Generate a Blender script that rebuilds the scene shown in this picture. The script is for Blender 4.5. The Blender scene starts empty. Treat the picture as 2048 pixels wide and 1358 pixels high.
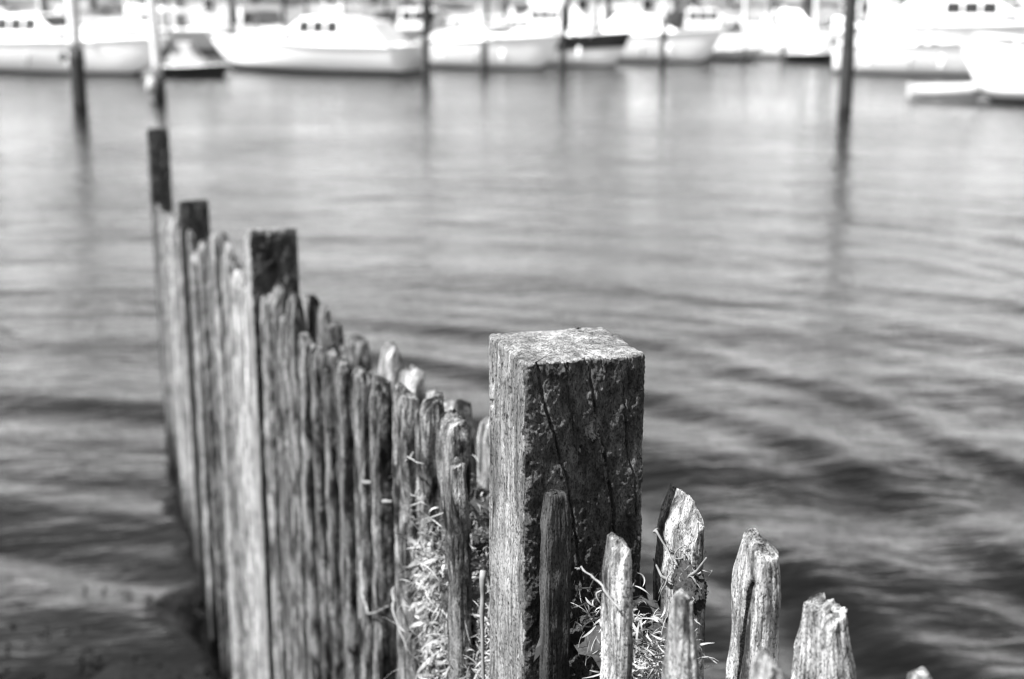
import bpy, bmesh, math, random
import numpy as np
from mathutils import Vector, Matrix
R = math.radians
random.seed(7)
SC = bpy.context.scene
COL = SC.collection

# ---------------------------------------------------------------- camera, sky, sun, exposure
cam_d = bpy.data.cameras.new('camera'); cam = bpy.data.objects.new('camera', cam_d); COL.objects.link(cam)
cam.location = (0, 0, 3.8); cam.rotation_euler = (R(90-14), 0, 0)
cam_d.lens = 50; cam_d.sensor_width = 36; cam_d.clip_start = .05; cam_d.clip_end = 6000
cam_d.dof.use_dof = True; cam_d.dof.focus_distance = 1.97; cam_d.dof.aperture_fstop = 3.3
cam_d.dof.aperture_blades = 6; cam_d.dof.aperture_rotation = R(12)
SC.camera = cam

SUN_EL, SUN_PHI = 55, 20.5
sx, sy, sz = -math.cos(R(SUN_PHI))*math.cos(R(SUN_EL)), -math.sin(R(SUN_PHI))*math.cos(R(SUN_EL)), math.sin(R(SUN_EL))
W = bpy.data.worlds.new('World'); SC.world = W; W.use_nodes = True
nt = W.node_tree; nt.nodes.clear()
sky = nt.nodes.new('ShaderNodeTexSky'); sky.sky_type = 'NISHITA'; sky.sun_disc = False
sky.sun_elevation = R(SUN_EL); sky.sun_rotation = math.atan2(sx, sy)
sky.dust_density = 0
sp_ = nt.nodes.new('ShaderNodeSeparateColor')   # black and white film behind a yellow-orange filter: weighs almost only red
nt.links.new(sky.outputs[0], sp_.inputs[0])
m1_ = nt.nodes.new('ShaderNodeMath'); m1_.operation = 'MULTIPLY'; m1_.inputs[1].default_value = 1; nt.links.new(sp_.outputs[0], m1_.inputs[0])
bw = nt.nodes.new('ShaderNodeMath'); bw.operation = 'MULTIPLY_ADD'; bw.inputs[1].default_value = .02
nt.links.new(sp_.outputs[1], bw.inputs[0]); nt.links.new(m1_.outputs[0], bw.inputs[2])
bg = nt.nodes.new('ShaderNodeBackground'); bg.inputs['Strength'].default_value = .15
wo = nt.nodes.new('ShaderNodeOutputWorld')
nt.links.new(bw.outputs[0], bg.inputs[0]); nt.links.new(bg.outputs[0], wo.inputs[0])
sl = bpy.data.lights.new('sun', 'SUN'); sl.energy = 5; sl.angle = R(.5); sl.color = (1, 1, 1)
so = bpy.data.objects.new('sun', sl); COL.objects.link(so)
so.rotation_euler = Vector((sx, sy, sz)).to_track_quat('Z', 'Y').to_euler()
so.location = (sx*30, sy*30, sz*30)
SC.view_settings.view_transform = 'Standard'; SC.view_settings.look = 'None'
SC.view_settings.exposure = 2.1; SC.view_settings.gamma = 1
SC.render.engine = 'CYCLES'
SC.cycles.use_denoising = True; SC.cycles.denoiser = 'OPENIMAGEDENOISE'
SC.cycles.use_adaptive_sampling = False
SC.cycles.max_bounces = 6; SC.cycles.sample_clamp_indirect = 1.2; SC.cycles.sample_clamp_direct = 6
SC.cycles.filter_width = 1.3

# ---------------------------------------------------------------- noise
def _h(ix, iy, iz, seed):
    h = (ix.astype(np.int64)*374761393 + iy.astype(np.int64)*668265263 + iz.astype(np.int64)*2147483647 + seed*974711) & 0xffffffff
    h = ((h ^ (h >> 13))*1274126177) & 0xffffffff
    h = ((h ^ (h >> 16))*2246822519) & 0xffffffff
    return ((h ^ (h >> 15)) & 0xffffff)/float(0xffffff)*2 - 1
def vn(x, y, z, seed=0):
    x, y, z = np.broadcast_arrays(np.asarray(x, float), np.asarray(y, float), np.asarray(z, float))
    fx, fy, fz = np.floor(x), np.floor(y), np.floor(z)
    u, v, w = x-fx, y-fy, z-fz
    u, v, w = (t*t*t*(t*(t*6-15)+10) for t in (u, v, w))
    r = 0
    for a in (0, 1):
        for b in (0, 1):
            for c in (0, 1):
                r = r + _h(fx+a, fy+b, fz+c, seed)*(u if a else 1-u)*(v if b else 1-v)*(w if c else 1-w)
    return r
def fbm(x, y, z, o=4, seed=0, g=.5):
    s = 0; a = 1; t = 0
    for i in range(o):
        s = s + a*vn(x*2**i, y*2**i, z*2**i, seed+i*17); t += a; a *= g
    return s/t
def sstep(a, b, x):
    t = np.clip((x-a)/(b-a), 0, 1); return t*t*(3-2*t)

# ---------------------------------------------------------------- materials
def _mat(name):
    m = bpy.data.materials.new(name); m.use_nodes = True
    n = m.node_tree.nodes; return m, n, m.node_tree.links, n['Principled BSDF']
def plain(name, v, rough=.5, metal=0, var=.12, scale=3, spec=.5, bump=0):
    m, n, l, p = _mat(name)
    tc = n.new('ShaderNodeTexCoord'); no = n.new('ShaderNodeTexNoise'); no.inputs['Scale'].default_value = scale
    no.inputs['Detail'].default_value = 6
    l.new(tc.outputs['Object'], no.inputs['Vector'])
    mr = n.new('ShaderNodeMapRange'); mr.inputs['To Min'].default_value = v*(1-var); mr.inputs['To Max'].default_value = v*(1+var)
    mr.inputs['From Min'].default_value = .3; mr.inputs['From Max'].default_value = .7
    l.new(no.outputs[0], mr.inputs[0]); l.new(mr.outputs[0], p.inputs['Base Color'])
    p.inputs['Roughness'].default_value = rough; p.inputs['Metallic'].default_value = metal
    p.inputs['Specular IOR Level'].default_value = spec
    if bump:
        b = n.new('ShaderNodeBump'); b.inputs['Strength'].default_value = bump; b.inputs['Distance'].default_value = .01
        l.new(no.outputs[0], b.inputs['Height']); l.new(b.outputs[0], p.inputs['Normal'])
    return m
def wood(name, lo, hi, fib=220, stretch=.06, dark=.5, bump=.8, dist=.0025, patch=7, crisp=.12):
    """weathered driftwood-grey timber: fibres along Z, pits, blotches of dirt and lichen"""
    m, n, l, p = _mat(name)
    tc = n.new('ShaderNodeTexCoord'); oi = n.new('ShaderNodeObjectInfo')
    off = n.new('ShaderNodeVectorMath'); off.operation = 'MULTIPLY_ADD'
    cmb = n.new('ShaderNodeCombineXYZ')
    for i in range(3): l.new(oi.outputs['Random'], cmb.inputs[i])
    off.inputs[1].default_value = (37, 91, 53); l.new(cmb.outputs[0], off.inputs[0]); l.new(tc.outputs['Object'], off.inputs[2])
    def noise(sc, z, det=5, rough=.6, dis=0):
        mp = n.new('ShaderNodeMapping'); mp.inputs['Scale'].default_value = (sc, sc, sc*z); l.new(off.outputs[0], mp.inputs[0])
        t = n.new('ShaderNodeTexNoise'); t.inputs['Scale'].default_value = 1; t.inputs['Detail'].default_value = det
        t.inputs['Roughness'].default_value = rough; t.inputs['Distortion'].default_value = dis
        l.new(mp.outputs[0], t.inputs['Vector']); return t.outputs[0]
    f1 = noise(fib, stretch, 4, .65, .3); f2 = noise(fib*.3, stretch*1.6, 5, .7, .6); b1 = noise(patch, .4, 8, .72, .5); s1 = noise(420, .5, 3, .6)
    def rng(x, a, b, c, d):
        q = n.new('ShaderNodeMapRange'); q.inputs[1].default_value = a; q.inputs[2].default_value = b
        q.inputs[3].default_value = c; q.inputs[4].default_value = d; l.new(x, q.inputs[0]); return q.outputs[0]
    def mth(op, a, b):
        q = n.new('ShaderNodeMath'); q.operation = op
        for i, v in enumerate((a, b)):
            if isinstance(v, (int, float)): q.inputs[i].default_value = v
            else: l.new(v, q.inputs[i])
        return q.outputs[0]
    base = rng(b1, .5-crisp, .5+crisp, lo, hi)
    base = mth('MULTIPLY', base, rng(f2, .36, .6, dark, 1.15))
    base = mth('MULTIPLY', base, rng(f1, .38, .55, .62, 1.12))
    base = mth('MULTIPLY', base, rng(s1, .36, .50, .18, 1.05))
    base = mth('MULTIPLY', base, rng(oi.outputs['Random'], 0, 1, .82, 1.18))
    geo = n.new('ShaderNodeNewGeometry'); sp = n.new('ShaderNodeSeparateXYZ'); l.new(geo.outputs['Position'], sp.inputs[0])
    wet = mth('ADD', sp.outputs[2], mth('MULTIPLY', b1, .5))      # weed-dark tide line at the foot
    base = mth('MULTIPLY', base, rng(wet, .42, .72, .15, 1))
    l.new(base, p.inputs['Base Color'])
    p.inputs['Roughness'].default_value = .9; p.inputs['Specular IOR Level'].default_value = .15
    hgt = mth('ADD', mth('MULTIPLY', f1, .6), mth('ADD', f2, mth('MULTIPLY', s1, .5)))
    b = n.new('ShaderNodeBump'); b.inputs['Strength'].default_value = bump; b.inputs['Distance'].default_value = dist
    l.new(hgt, b.inputs['Height']); l.new(b.outputs[0], p.inputs['Normal'])
    return m
M_post = wood('weathered_post_timber', .07, .20, fib=200, stretch=.09, dark=.35, bump=.7, dist=.002, patch=9)
M_plank = wood('weathered_plank_timber', .004, .17, fib=200, stretch=.07, dark=.22, bump=1, dist=.004, patch=20, crisp=.075)
M_pale = wood('bleached_plank_timber', .025, .33, fib=200, stretch=.07, dark=.3, bump=1, dist=.004, patch=20, crisp=.12)
M_dark = wood('dark_post_timber', .008, .035, fib=150, stretch=.1, dark=.5, bump=.9, dist=.003, patch=16)  # dark timber tone; on the stake it carries painted shade
M_front_shade = wood('painted_shade_post_face', .005, .078, fib=170, stretch=.35, dark=.4, bump=.9, dist=.003, patch=22, crisp=.16)  # mottled timber darkened to put shade into the colour of post fronts
M_groove = plain('black_groove', .006, .95, var=.6, scale=200, spec=.1, bump=.6)
M_pile = plain('tarred_pile_timber', .022, .8, var=.5, scale=6, spec=.2, bump=.5)
M_pilelight = plain('bare_pile_timber', .42, .85, var=.4, scale=9, spec=.2, bump=.5)
M_reed = plain('dry_reed', .16, .8, var=.95, scale=22, spec=.2)
M_twig = plain('dry_twig', .11, .8, var=.4, scale=60, spec=.2)
M_litter = plain('damp_plant_litter', .02, .9, var=.5, scale=80, spec=.2, bump=.8)
M_weed = plain('wet_weed', .006, .95, var=.5, scale=40, spec=.05)
M_mud = plain('wet_mud', .006, .9, var=.6, scale=30, spec=.06, bump=1)
M_white = plain('white_gelcoat', .72, .25, var=.03, scale=.6)
M_cream = plain('cream_gelcoat', .5, .3, var=.04, scale=.6)
M_navy = plain('navy_gelcoat', .02, .25, var=.2, scale=.6)
M_grey = plain('grey_canvas', .28, .8, var=.2, scale=2)
M_canvas = plain('white_canvas', .8, .8, var=.06, scale=2)
M_black = plain('black_bottom_paint', .012, .5, var=.4, scale=2)
M_steel = plain('polished_steel', .75, .18, metal=1, var=.05)
M_alu = plain('aluminium_spar', .6, .4, metal=.8, var=.06)
M_rubber = plain('pale_rubber_tube', .28, .5, var=.08)
M_insect = plain('black_insect_shell', .01, .35)
M_bark = plain('tree_bark', .07, .9, var=.5, scale=5, bump=.6)
M_leaf = plain('tree_foliage', .06, .7, var=.6, scale=1.3)
M_bank = plain('grassy_bank', .11, .95, var=.5, scale=.4, bump=.5)
M_dock = plain('dock_boards', .3, .85, var=.3, scale=3, bump=.3)
M_wall = plain('painted_boathouse_boards', .6, .7, var=.1, scale=1)
M_roof = plain('dark_roof_felt', .07, .8, var=.3, scale=2)
def glass():
    m, n, l, p = _mat('dark_window_glass'); p.inputs['Base Color'].default_value = (.015, .015, .015, 1)
    p.inputs['Roughness'].default_value = .04; p.inputs['IOR'].default_value = 1.5; return m
M_glass = glass()

def water_mat():
    m, n, l, p = _mat('harbour_water')
    p.inputs['Base Color'].default_value = (.0006, .0006, .0006, 1)
    p.inputs['Roughness'].default_value = .12; p.inputs['IOR'].default_value = 1.333; p.inputs['Specular IOR Level'].default_value = .5
    tc = n.new('ShaderNodeTexCoord')
    def noise(scx, scy, rot, det):
        mp = n.new('ShaderNodeMapping'); mp.inputs['Scale'].default_value = (scx, scy, 1); mp.inputs['Rotation'].default_value = (0, 0, rot)
        l.new(tc.outputs['Object'], mp.inputs[0])
        t = n.new('ShaderNodeTexNoise'); t.inputs['Scale'].default_value = 1; t.inputs['Detail'].default_value = det; t.inputs['Distortion'].default_value = .6
        l.new(mp.outputs[0], t.inputs['Vector']); return t.outputs[0]
    a = noise(1.7, 3.6, R(-8), 3); b = noise(3.4, 8.5, R(-24), 3); c = noise(.06, .12, R(5), 3); e_ = noise(11, 21, R(12), 2)
    def mth(op, x, y):
        q = n.new('ShaderNodeMath'); q.operation = op
        for i, v in enumerate((x, y)):
            if isinstance(v, (int, float)): q.inputs[i].default_value = v
            else: l.new(v, q.inputs[i])
        return q.outputs[0]
    h = mth('ADD', mth('MULTIPLY', a, 1), mth('MULTIPLY', b, .5))
    h = mth('ADD', h, mth('MULTIPLY', e_, .10))
    h = mth('MULTIPLY', h, mth('ADD', mth('MULTIPLY', c, 1.6), -.25))
    bp = n.new('ShaderNodeBump'); bp.inputs['Strength'].default_value = 1; bp.inputs['Distance'].default_value = .05
    l.new(h, bp.inputs['Height']); l.new(bp.outputs[0], p.inputs['Normal'])
    return m
M_water = water_mat()

# ---------------------------------------------------------------- helpers
def link(name, me, mat=None, parent=None):
    o = bpy.data.objects.new(name, me); COL.objects.link(o)
    if mat and me and not me.materials: me.materials.append(mat)
    if parent: o.parent = parent
    return o
def tag(o, label=None, cat=None, group=None, kind=None):
    if label: o['label'] = label
    if cat: o['category'] = cat
    if group: o['group'] = group
    if kind: o['kind'] = kind
    return o
def empty(name, loc=(0, 0, 0), rz=0, **k):
    o = bpy.data.objects.new(name, None); COL.objects.link(o); o.location = loc; o.rotation_euler = (0, 0, rz)
    o.empty_display_size = .2
    return tag(o, **k)
def grid_mesh(name, V, faces, smooth=True):
    me = bpy.data.meshes.new(name)
    V = np.asarray(V, np.float32); F = np.asarray(faces, np.int32)
    me.vertices.add(len(V)); me.vertices.foreach_set('co', V.ravel())
    me.loops.add(F.size); me.loops.foreach_set('vertex_index', F.ravel())
    me.polygons.add(len(F)); me.polygons.foreach_set('loop_start', np.arange(0, F.size, F.shape[1], dtype=np.int32))
    me.update(calc_edges=True); me.validate()
    me.polygons.foreach_set('use_smooth', np.full(len(me.polygons), smooth)); return me
def quads(nr, nc, wrap=False, base=0, flip=False):
    r = np.arange(nr-1)[:, None]; c = np.arange(nc if wrap else nc-1)[None, :]
    a = base+r*nc+c; b = base+r*nc+(c+1) % nc; d = base+(r+1)*nc+c; e = base+(r+1)*nc+(c+1) % nc
    q = np.stack([a, b, e, d] if not flip else [a, d, e, b], -1).reshape(-1, 4); return q
class MB:
    def __init__(s): s.v = []; s.f = []
    def add(s, vs, fs):
        k = len(s.v); s.v += [tuple(v) for v in vs]; s.f += [tuple(k+i for i in f) for f in fs]; return s
    def box(s, x0, x1, y0, y1, z0, z1, tx=0, ty=0):
        return s.add([(x0, y0, z0), (x1, y0, z0), (x1, y1, z0), (x0, y1, z0), (x0+tx, y0+ty, z1), (x1-tx, y0+ty, z1), (x1-tx, y1-ty, z1), (x0+tx, y1-ty, z1)],
                     [(3, 2, 1, 0), (4, 5, 6, 7), (0, 1, 5, 4), (1, 2, 6, 5), (2, 3, 7, 6), (3, 0, 4, 7)])
    def tube(s, pts, r, n=8):
        pts = [Vector(p) for p in pts]; rs = r if isinstance(r, (list, tuple)) else [r]*len(pts)
        k = len(s.v); up = Vector((0, 0, 1))
        for i, p in enumerate(pts):
            d = (pts[min(i+1, len(pts)-1)]-pts[max(i-1, 0)]).normalized()
            a = d.cross(up if abs(d.z) < .95 else Vector((1, 0, 0))).normalized(); b = d.cross(a)
            for j in range(n):
                t = 2*math.pi*j/n; s.v.append(tuple(p+(a*math.cos(t)+b*math.sin(t))*rs[i]))
        for i in range(len(pts)-1):
            for j in range(n):
                s.f.append((k+i*n+j, k+i*n+(j+1) % n, k+(i+1)*n+(j+1) % n, k+(i+1)*n+j))
        s.f.append(tuple(k+j for j in range(n))[::-1]); s.f.append(tuple(k+(len(pts)-1)*n+j for j in range(n))); return s
    def blob(s, c, r, n=8, m=6, jit=0):
        k = len(s.v)
        for i in range(m+1):
            ph = math.pi*i/m
            for j in range(n):
                t = 2*math.pi*j/n; q = 1+random.uniform(-jit, jit)
                s.v.append((c[0]+r[0]*math.sin(ph)*math.cos(t)*q, c[1]+r[1]*math.sin(ph)*math.sin(t)*q, c[2]+r[2]*math.cos(ph)*q))
        for i in range(m):
            for j in range(n): s.f.append((k+i*n+j, k+(i+1)*n+j, k+(i+1)*n+(j+1) % n, k+i*n+(j+1) % n))
        return s
    def build(s, name, mat, parent=None, smooth=False, bevel=0):
        me = bpy.data.meshes.new(name); me.from_pydata(s.v, [], s.f); me.update()
        if smooth:
            for p in me.polygons: p.use_smooth = True
        o = link(name, me, mat, parent)
        if bevel:
            b = o.modifiers.new('bevel', 'BEVEL'); b.width = bevel; b.segments = 2; b.limit_method = 'ANGLE'
        return o

# ---------------------------------------------------------------- the groyne
SL = .305; GA = math.atan(SL)                         # heading of the rows, left of straight ahead
G = Vector((-math.sin(GA), math.cos(GA), 0))          # along the groyne, away from the camera
ROT = math.pi/2 + GA                                  # local +X points along G
CB, CA, CP = .609, .8056, .668                        # x = C - SL*y : left row, right row, post centres

def timber(w, t, ztop, zbot=-.6, n=48, dz=.006, fine=.6, seed=0, taper=.75, tl=.12, rnd=.012, amp=.003, corner=.25,
           slope=0, chip=.012, bend=0, ridge=.003, ty=.8, groove=None, extra=None, capn=5, notch=None, facets=0, cuts=()):
    """hewn timber: rounded rectangle rings from the top down, worn taper, ridged grain, uneven top; local X = width"""
    hs = [0]; d = dz*.5
    while hs[-1] < fine: hs.append(hs[-1]+dz)
    while hs[-1] < ztop-zbot: dz = min(dz*1.25, .25); hs.append(min(hs[-1]+dz, ztop-zbot))
    h = np.array(hs)[:, None]
    # perimeter by even arc length of a rounded rectangle
    r = corner*min(w, t); X, Y = w/2-r, t/2-r
    segs = []
    for cx, cy, a0 in ((X, -Y, -90), (X, Y, 0), (-X, Y, 90), (-X, -Y, 180)):
        for k in range(7): a = R(a0+15*k); segs.append((cx+r*math.cos(a), cy+r*math.sin(a), math.cos(a), math.sin(a)))
    segs.append(segs[0]); S = np.array(segs)
    L = np.concatenate([[0], np.cumsum(np.hypot(*np.diff(S[:, :2], axis=0).T))])
    q = np.linspace(0, L[-1], n, endpoint=False)
    px, py, nx, ny = (np.interp(q, L, S[:, i]) for i in range(4))
    kx = taper+(1-taper)*sstep(0, tl, h); ky = ty+(1-ty)*sstep(0, tl, h)
    ins = np.where(h < rnd, rnd*(1-np.sqrt(np.clip(1-(1-h/rnd)**2, 0, 1))), 0)
    x = px[None]*kx - nx[None]*ins; y = py[None]*ky - ny[None]*ins
    hh = h+0*x
    g = vn(px[None]*150, py[None]*150+nx[None]*3, hh*7, seed)              # lengthwise ridges
    dsp = amp*fbm(px[None]*30, py[None]*30, hh*14, 4, seed+5)*2
    dsp = dsp + ridge*(g*.5 - 1.6*np.clip(-g-.25, 0, 1)) + ridge*.5*vn(px[None]*420, py[None]*420, hh*26, seed+9)
    dsp = dsp + chip*.5*(-np.clip(fbm(px[None]*22, py[None]*22+nx[None], hh*10, 3, seed+33)-.15, 0, 1))*(1+1.5*np.exp(-hh/.1))
    if groove:                                                            # (x0, x1, h0, h1, depth, width) cut across the broad faces
        x0, x1, h0, h1, dep, wd = groove
        xc = x0+(x1-x0)*np.clip((hh-h0)/(h1-h0), 0, 1)**.4
        on = sstep(h0-.01, h0+.01, hh)*(1-sstep(h1-.03, h1, hh))
        dsp = dsp - dep*np.exp(-((px[None]-xc)/wd)**2)*on*(ny[None] > 0)
    if extra is not None: dsp = dsp + extra(px[None], py[None], hh, nx[None], ny[None])
    x = x+nx[None]*dsp; y = y+ny[None]*dsp
    x = x + bend*np.exp(-hh/.35)
    dome = slope*px[None] + chip*fbm(px[None]*40, py[None]*40, 0*px[None], 5, seed+50, .7)*1.9
    if notch: dome = dome - notch[2]*np.exp(-((px[None]-notch[0])/notch[1])**4)
    z = ztop - hh + dome*np.exp(-hh/.05)
    V = [np.stack([x, y, z], -1).reshape(-1, 3)]
    cx = x[0].mean(); cy = y[0].mean(); z0 = z[0]
    rows = len(hs)
    caps = []
    for k in range(1, capn+1):
        s = 1-k/capn; s = max(s, .02)
        xx = cx+(x[0]-cx)*s; yy = cy+(y[0]-cy)*s
        zd = slope*(xx-cx)+chip*1.9*fbm(xx*40, yy*40, 0*xx, 5, seed+50, .7) + rnd*.25*(1-s*s)
        if notch: zd = zd - notch[2]*np.exp(-((xx-notch[0])/notch[1])**4)
        b = 1-s
        caps.append(np.stack([xx, yy, (ztop+zd)*b+(z0*s+(1-s)*(ztop+zd))*(1-b)], -1))
    V = np.concatenate([np.concatenate(caps[::-1]), V[0]])
    if facets:                                                            # axe-hewn and broken planes at the tip
        fr = random.Random(seed*7+1)
        for k in range(facets):
            a = fr.choice([0, math.pi, math.pi/2, -math.pi/2, math.pi/2])+fr.uniform(-.5, .5); el = fr.uniform(.35, 1.15)
            nn = np.array([math.cos(a)*math.cos(el), math.sin(a)*math.cos(el), math.sin(el)])
            p0 = np.array([math.cos(a)*w*.5*kx.min()*fr.uniform(.55, 1.0), math.sin(a)*t*.5*fr.uniform(.0, .7), ztop-fr.uniform(0, .012)])
            rough = .0015*vn(V[:, 0]*160+k, V[:, 1]*160, V[:, 2]*60, seed+k)
            V = V - np.clip((V-p0)@nn+rough, 0, None)[:, None]*nn*.96
    for (a, b, c, p, q, dz_) in cuts:
        nn = np.array([a, b, c], float); nn /= np.linalg.norm(nn); p0 = np.array([p, q, ztop-dz_])
        rough = .002*vn(V[:, 0]*140, V[:, 1]*140, V[:, 2]*50, seed+70)+.003*vn(V[:, 0]*45, V[:, 1]*45, V[:, 2]*30, seed+71)
        V = V - np.clip((V-p0)@nn+rough, 0, None)[:, None]*nn*.97
    return grid_mesh('timber', V, quads(rows+capn, n, wrap=True, flip=True))

# main post --------------------------------------------------------
def poly_d(u, h, pts):
    best = np.full(np.broadcast(u, h).shape, 9.)
    for (u0, h0), (u1, h1) in zip(pts[:-1], pts[1:]):
        t = np.clip(((u-u0)*(u1-u0)+(h-h0)*(h1-h0))/((u1-u0)**2+(h1-h0)**2), 0, 1)
        best = np.minimum(best, np.hypot(u-u0-t*(u1-u0), h-h0-t*(h1-h0)))
    return best
def P(*px): return [((a-1050)/1427., (b-711)/1370.) for a, b in px]
CR = [(P((1068, 700), (1078, 760), (1092, 815), (1108, 865), (1122, 915), (1136, 955), (1142, 1000), (1156, 1080), (1170, 1180)), .0016, .007),
      (P((1172, 700), (1179, 745), (1190, 800), (1193, 835), (1204, 870), (1214, 905), (1222, 960), (1233, 1020), (1240, 1100)), .0020, .009),
      (P((1125, 705), (1130, 740), (1137, 800), (1150, 860), (1153, 900)), .0009, .004),
      (P((1202, 700), (1207, 735)), .0010, .004), (P((1240, 700), (1244, 735)), .0009, .004), (P((1258, 700), (1262, 760)), .0009, .004),
      (P((1250, 760), (1257, 840), (1262, 905), (1278, 960), (1284, 1030)), .0011, .005)]
def post_extra(seed, cracks=True):
    def fn(px, py, h, nx, ny):
        front = sstep(.6, .95, -nx+0*h); side = sstep(.6, .95, ny+0*h)
        # local: -X faces the camera, +Y is the left (sunlit) side; u runs left to right on the front
        u = -py + .085 + 0*h
        a = u*.86+h*.5; b = -u*.5+h*.86                                     # flakes lean with the grain of the break
        wv = vn(a*30, b*30, 0*a, seed)*.25
        n1 = fbm(a*62+wv, b*20, 0*a+1, 4, seed+1, .55)
        st = n1*5; f = np.floor(st); ste = (f+sstep(.0, .28, st-f))/5
        n2 = fbm(u*150, h*110, 0*u+2, 4, seed+2, .6)
        n3 = fbm(u*24, h*14, 0*u+3, 3, seed+3)
        n4 = vn(u*420+n2*2, h*300, 0*u+4, seed+4)
        d = .0050*ste + .0026*n2 + .0045*n3 + .0009*n4
        d = d - .004*sstep(.28, .42, fbm(u*60, h*45, 0*u+7, 3, seed+8))
        if cracks:
            wob = .0016*fbm(u*90, h*90, 0*u, 3, seed+6)
            for pts, wd, dep in CR:
                q = poly_d(u+wob, h, pts); d = d - dep*np.exp(-(q/wd)**2) + .0012*np.exp(-((q-wd*2.2)/wd)**2)
            cv = np.hypot((u-.098)/.013, (h-.108)/.017); d = d - .010*(1-sstep(.5, 1.1, cv+.3*n2))
            ring = np.hypot(u-.0500, h-.018); d = d + .0022*np.exp(-((ring-.0045)/.0013)**2) - .003*np.exp(-(ring/.003)**2)
        # sunlit side: straight fibres and pits
        v = px+0*h
        m1 = fbm(v*170, h*10, 0*v+5, 4, seed+11); m2 = vn(v*330, h*70, 0*v+6, seed+12)
        e = .0016*m1 - .0042*sstep(.42, .8, m2) - .0022*sstep(.3, .6, fbm(v*120, h*16, 0*v+9, 2, seed+13))
        if cracks: e = e - .005*np.exp(-(poly_d(v, h, [(.01, -.01), (.008, .02), (.010, .055)])/.0014)**2)
        return d*front + e*side + .0008*n4*(1-front)*(1-side)
    return fn
posts = []
def post(y, ztop, seed, n, dz, fine, label, w=.170, cracks=False, mat=None, name='timber_post', lean=(0, 0), amp=.0015, capn=10, rnd=.004, slope=0, dx=0):
    x = CP - SL*y + dx
    me = timber(w, w, ztop, n=n, dz=dz, fine=fine, seed=seed, taper=.992, tl=.05, rnd=rnd, amp=amp, corner=.055, chip=.0022,
                ridge=.0004, ty=.99, extra=post_extra(seed, cracks), capn=capn, slope=slope)
    o = link(name, me, mat or M_post); o.location = (x, y, 0)
    if True:  # camera-facing side gets the darker timber, painting its shade
        me.materials.append(M_front_shade); N = np.empty(len(me.polygons)*3); me.polygons.foreach_get('center', N); N = N.reshape(-1, 3)
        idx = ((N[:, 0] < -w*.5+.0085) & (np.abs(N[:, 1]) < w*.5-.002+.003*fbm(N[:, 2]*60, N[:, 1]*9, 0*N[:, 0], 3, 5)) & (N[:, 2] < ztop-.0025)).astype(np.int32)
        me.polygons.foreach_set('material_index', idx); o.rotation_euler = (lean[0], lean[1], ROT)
    tag(o, label, 'post', 'square timber posts of the old groyne'); posts.append(o); return o
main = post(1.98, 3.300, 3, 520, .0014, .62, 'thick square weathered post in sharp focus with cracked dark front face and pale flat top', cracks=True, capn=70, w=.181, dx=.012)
main_loc = main.location

# top checks and drying cracks of the main post, seen as dark slits in the pale end grain
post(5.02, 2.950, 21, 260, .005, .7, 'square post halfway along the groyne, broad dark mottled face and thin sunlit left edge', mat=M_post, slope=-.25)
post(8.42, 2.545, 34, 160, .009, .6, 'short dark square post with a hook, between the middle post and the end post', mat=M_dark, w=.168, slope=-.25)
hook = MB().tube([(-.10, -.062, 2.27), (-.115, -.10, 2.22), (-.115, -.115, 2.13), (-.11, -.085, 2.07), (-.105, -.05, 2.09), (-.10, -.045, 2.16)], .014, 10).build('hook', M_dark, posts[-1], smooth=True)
post(11.7, 2.655, 47, 120, .011, .9, 'tall black post at the far water end of the groyne', mat=M_dark, w=.165, slope=-.2, amp=.004)

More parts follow.
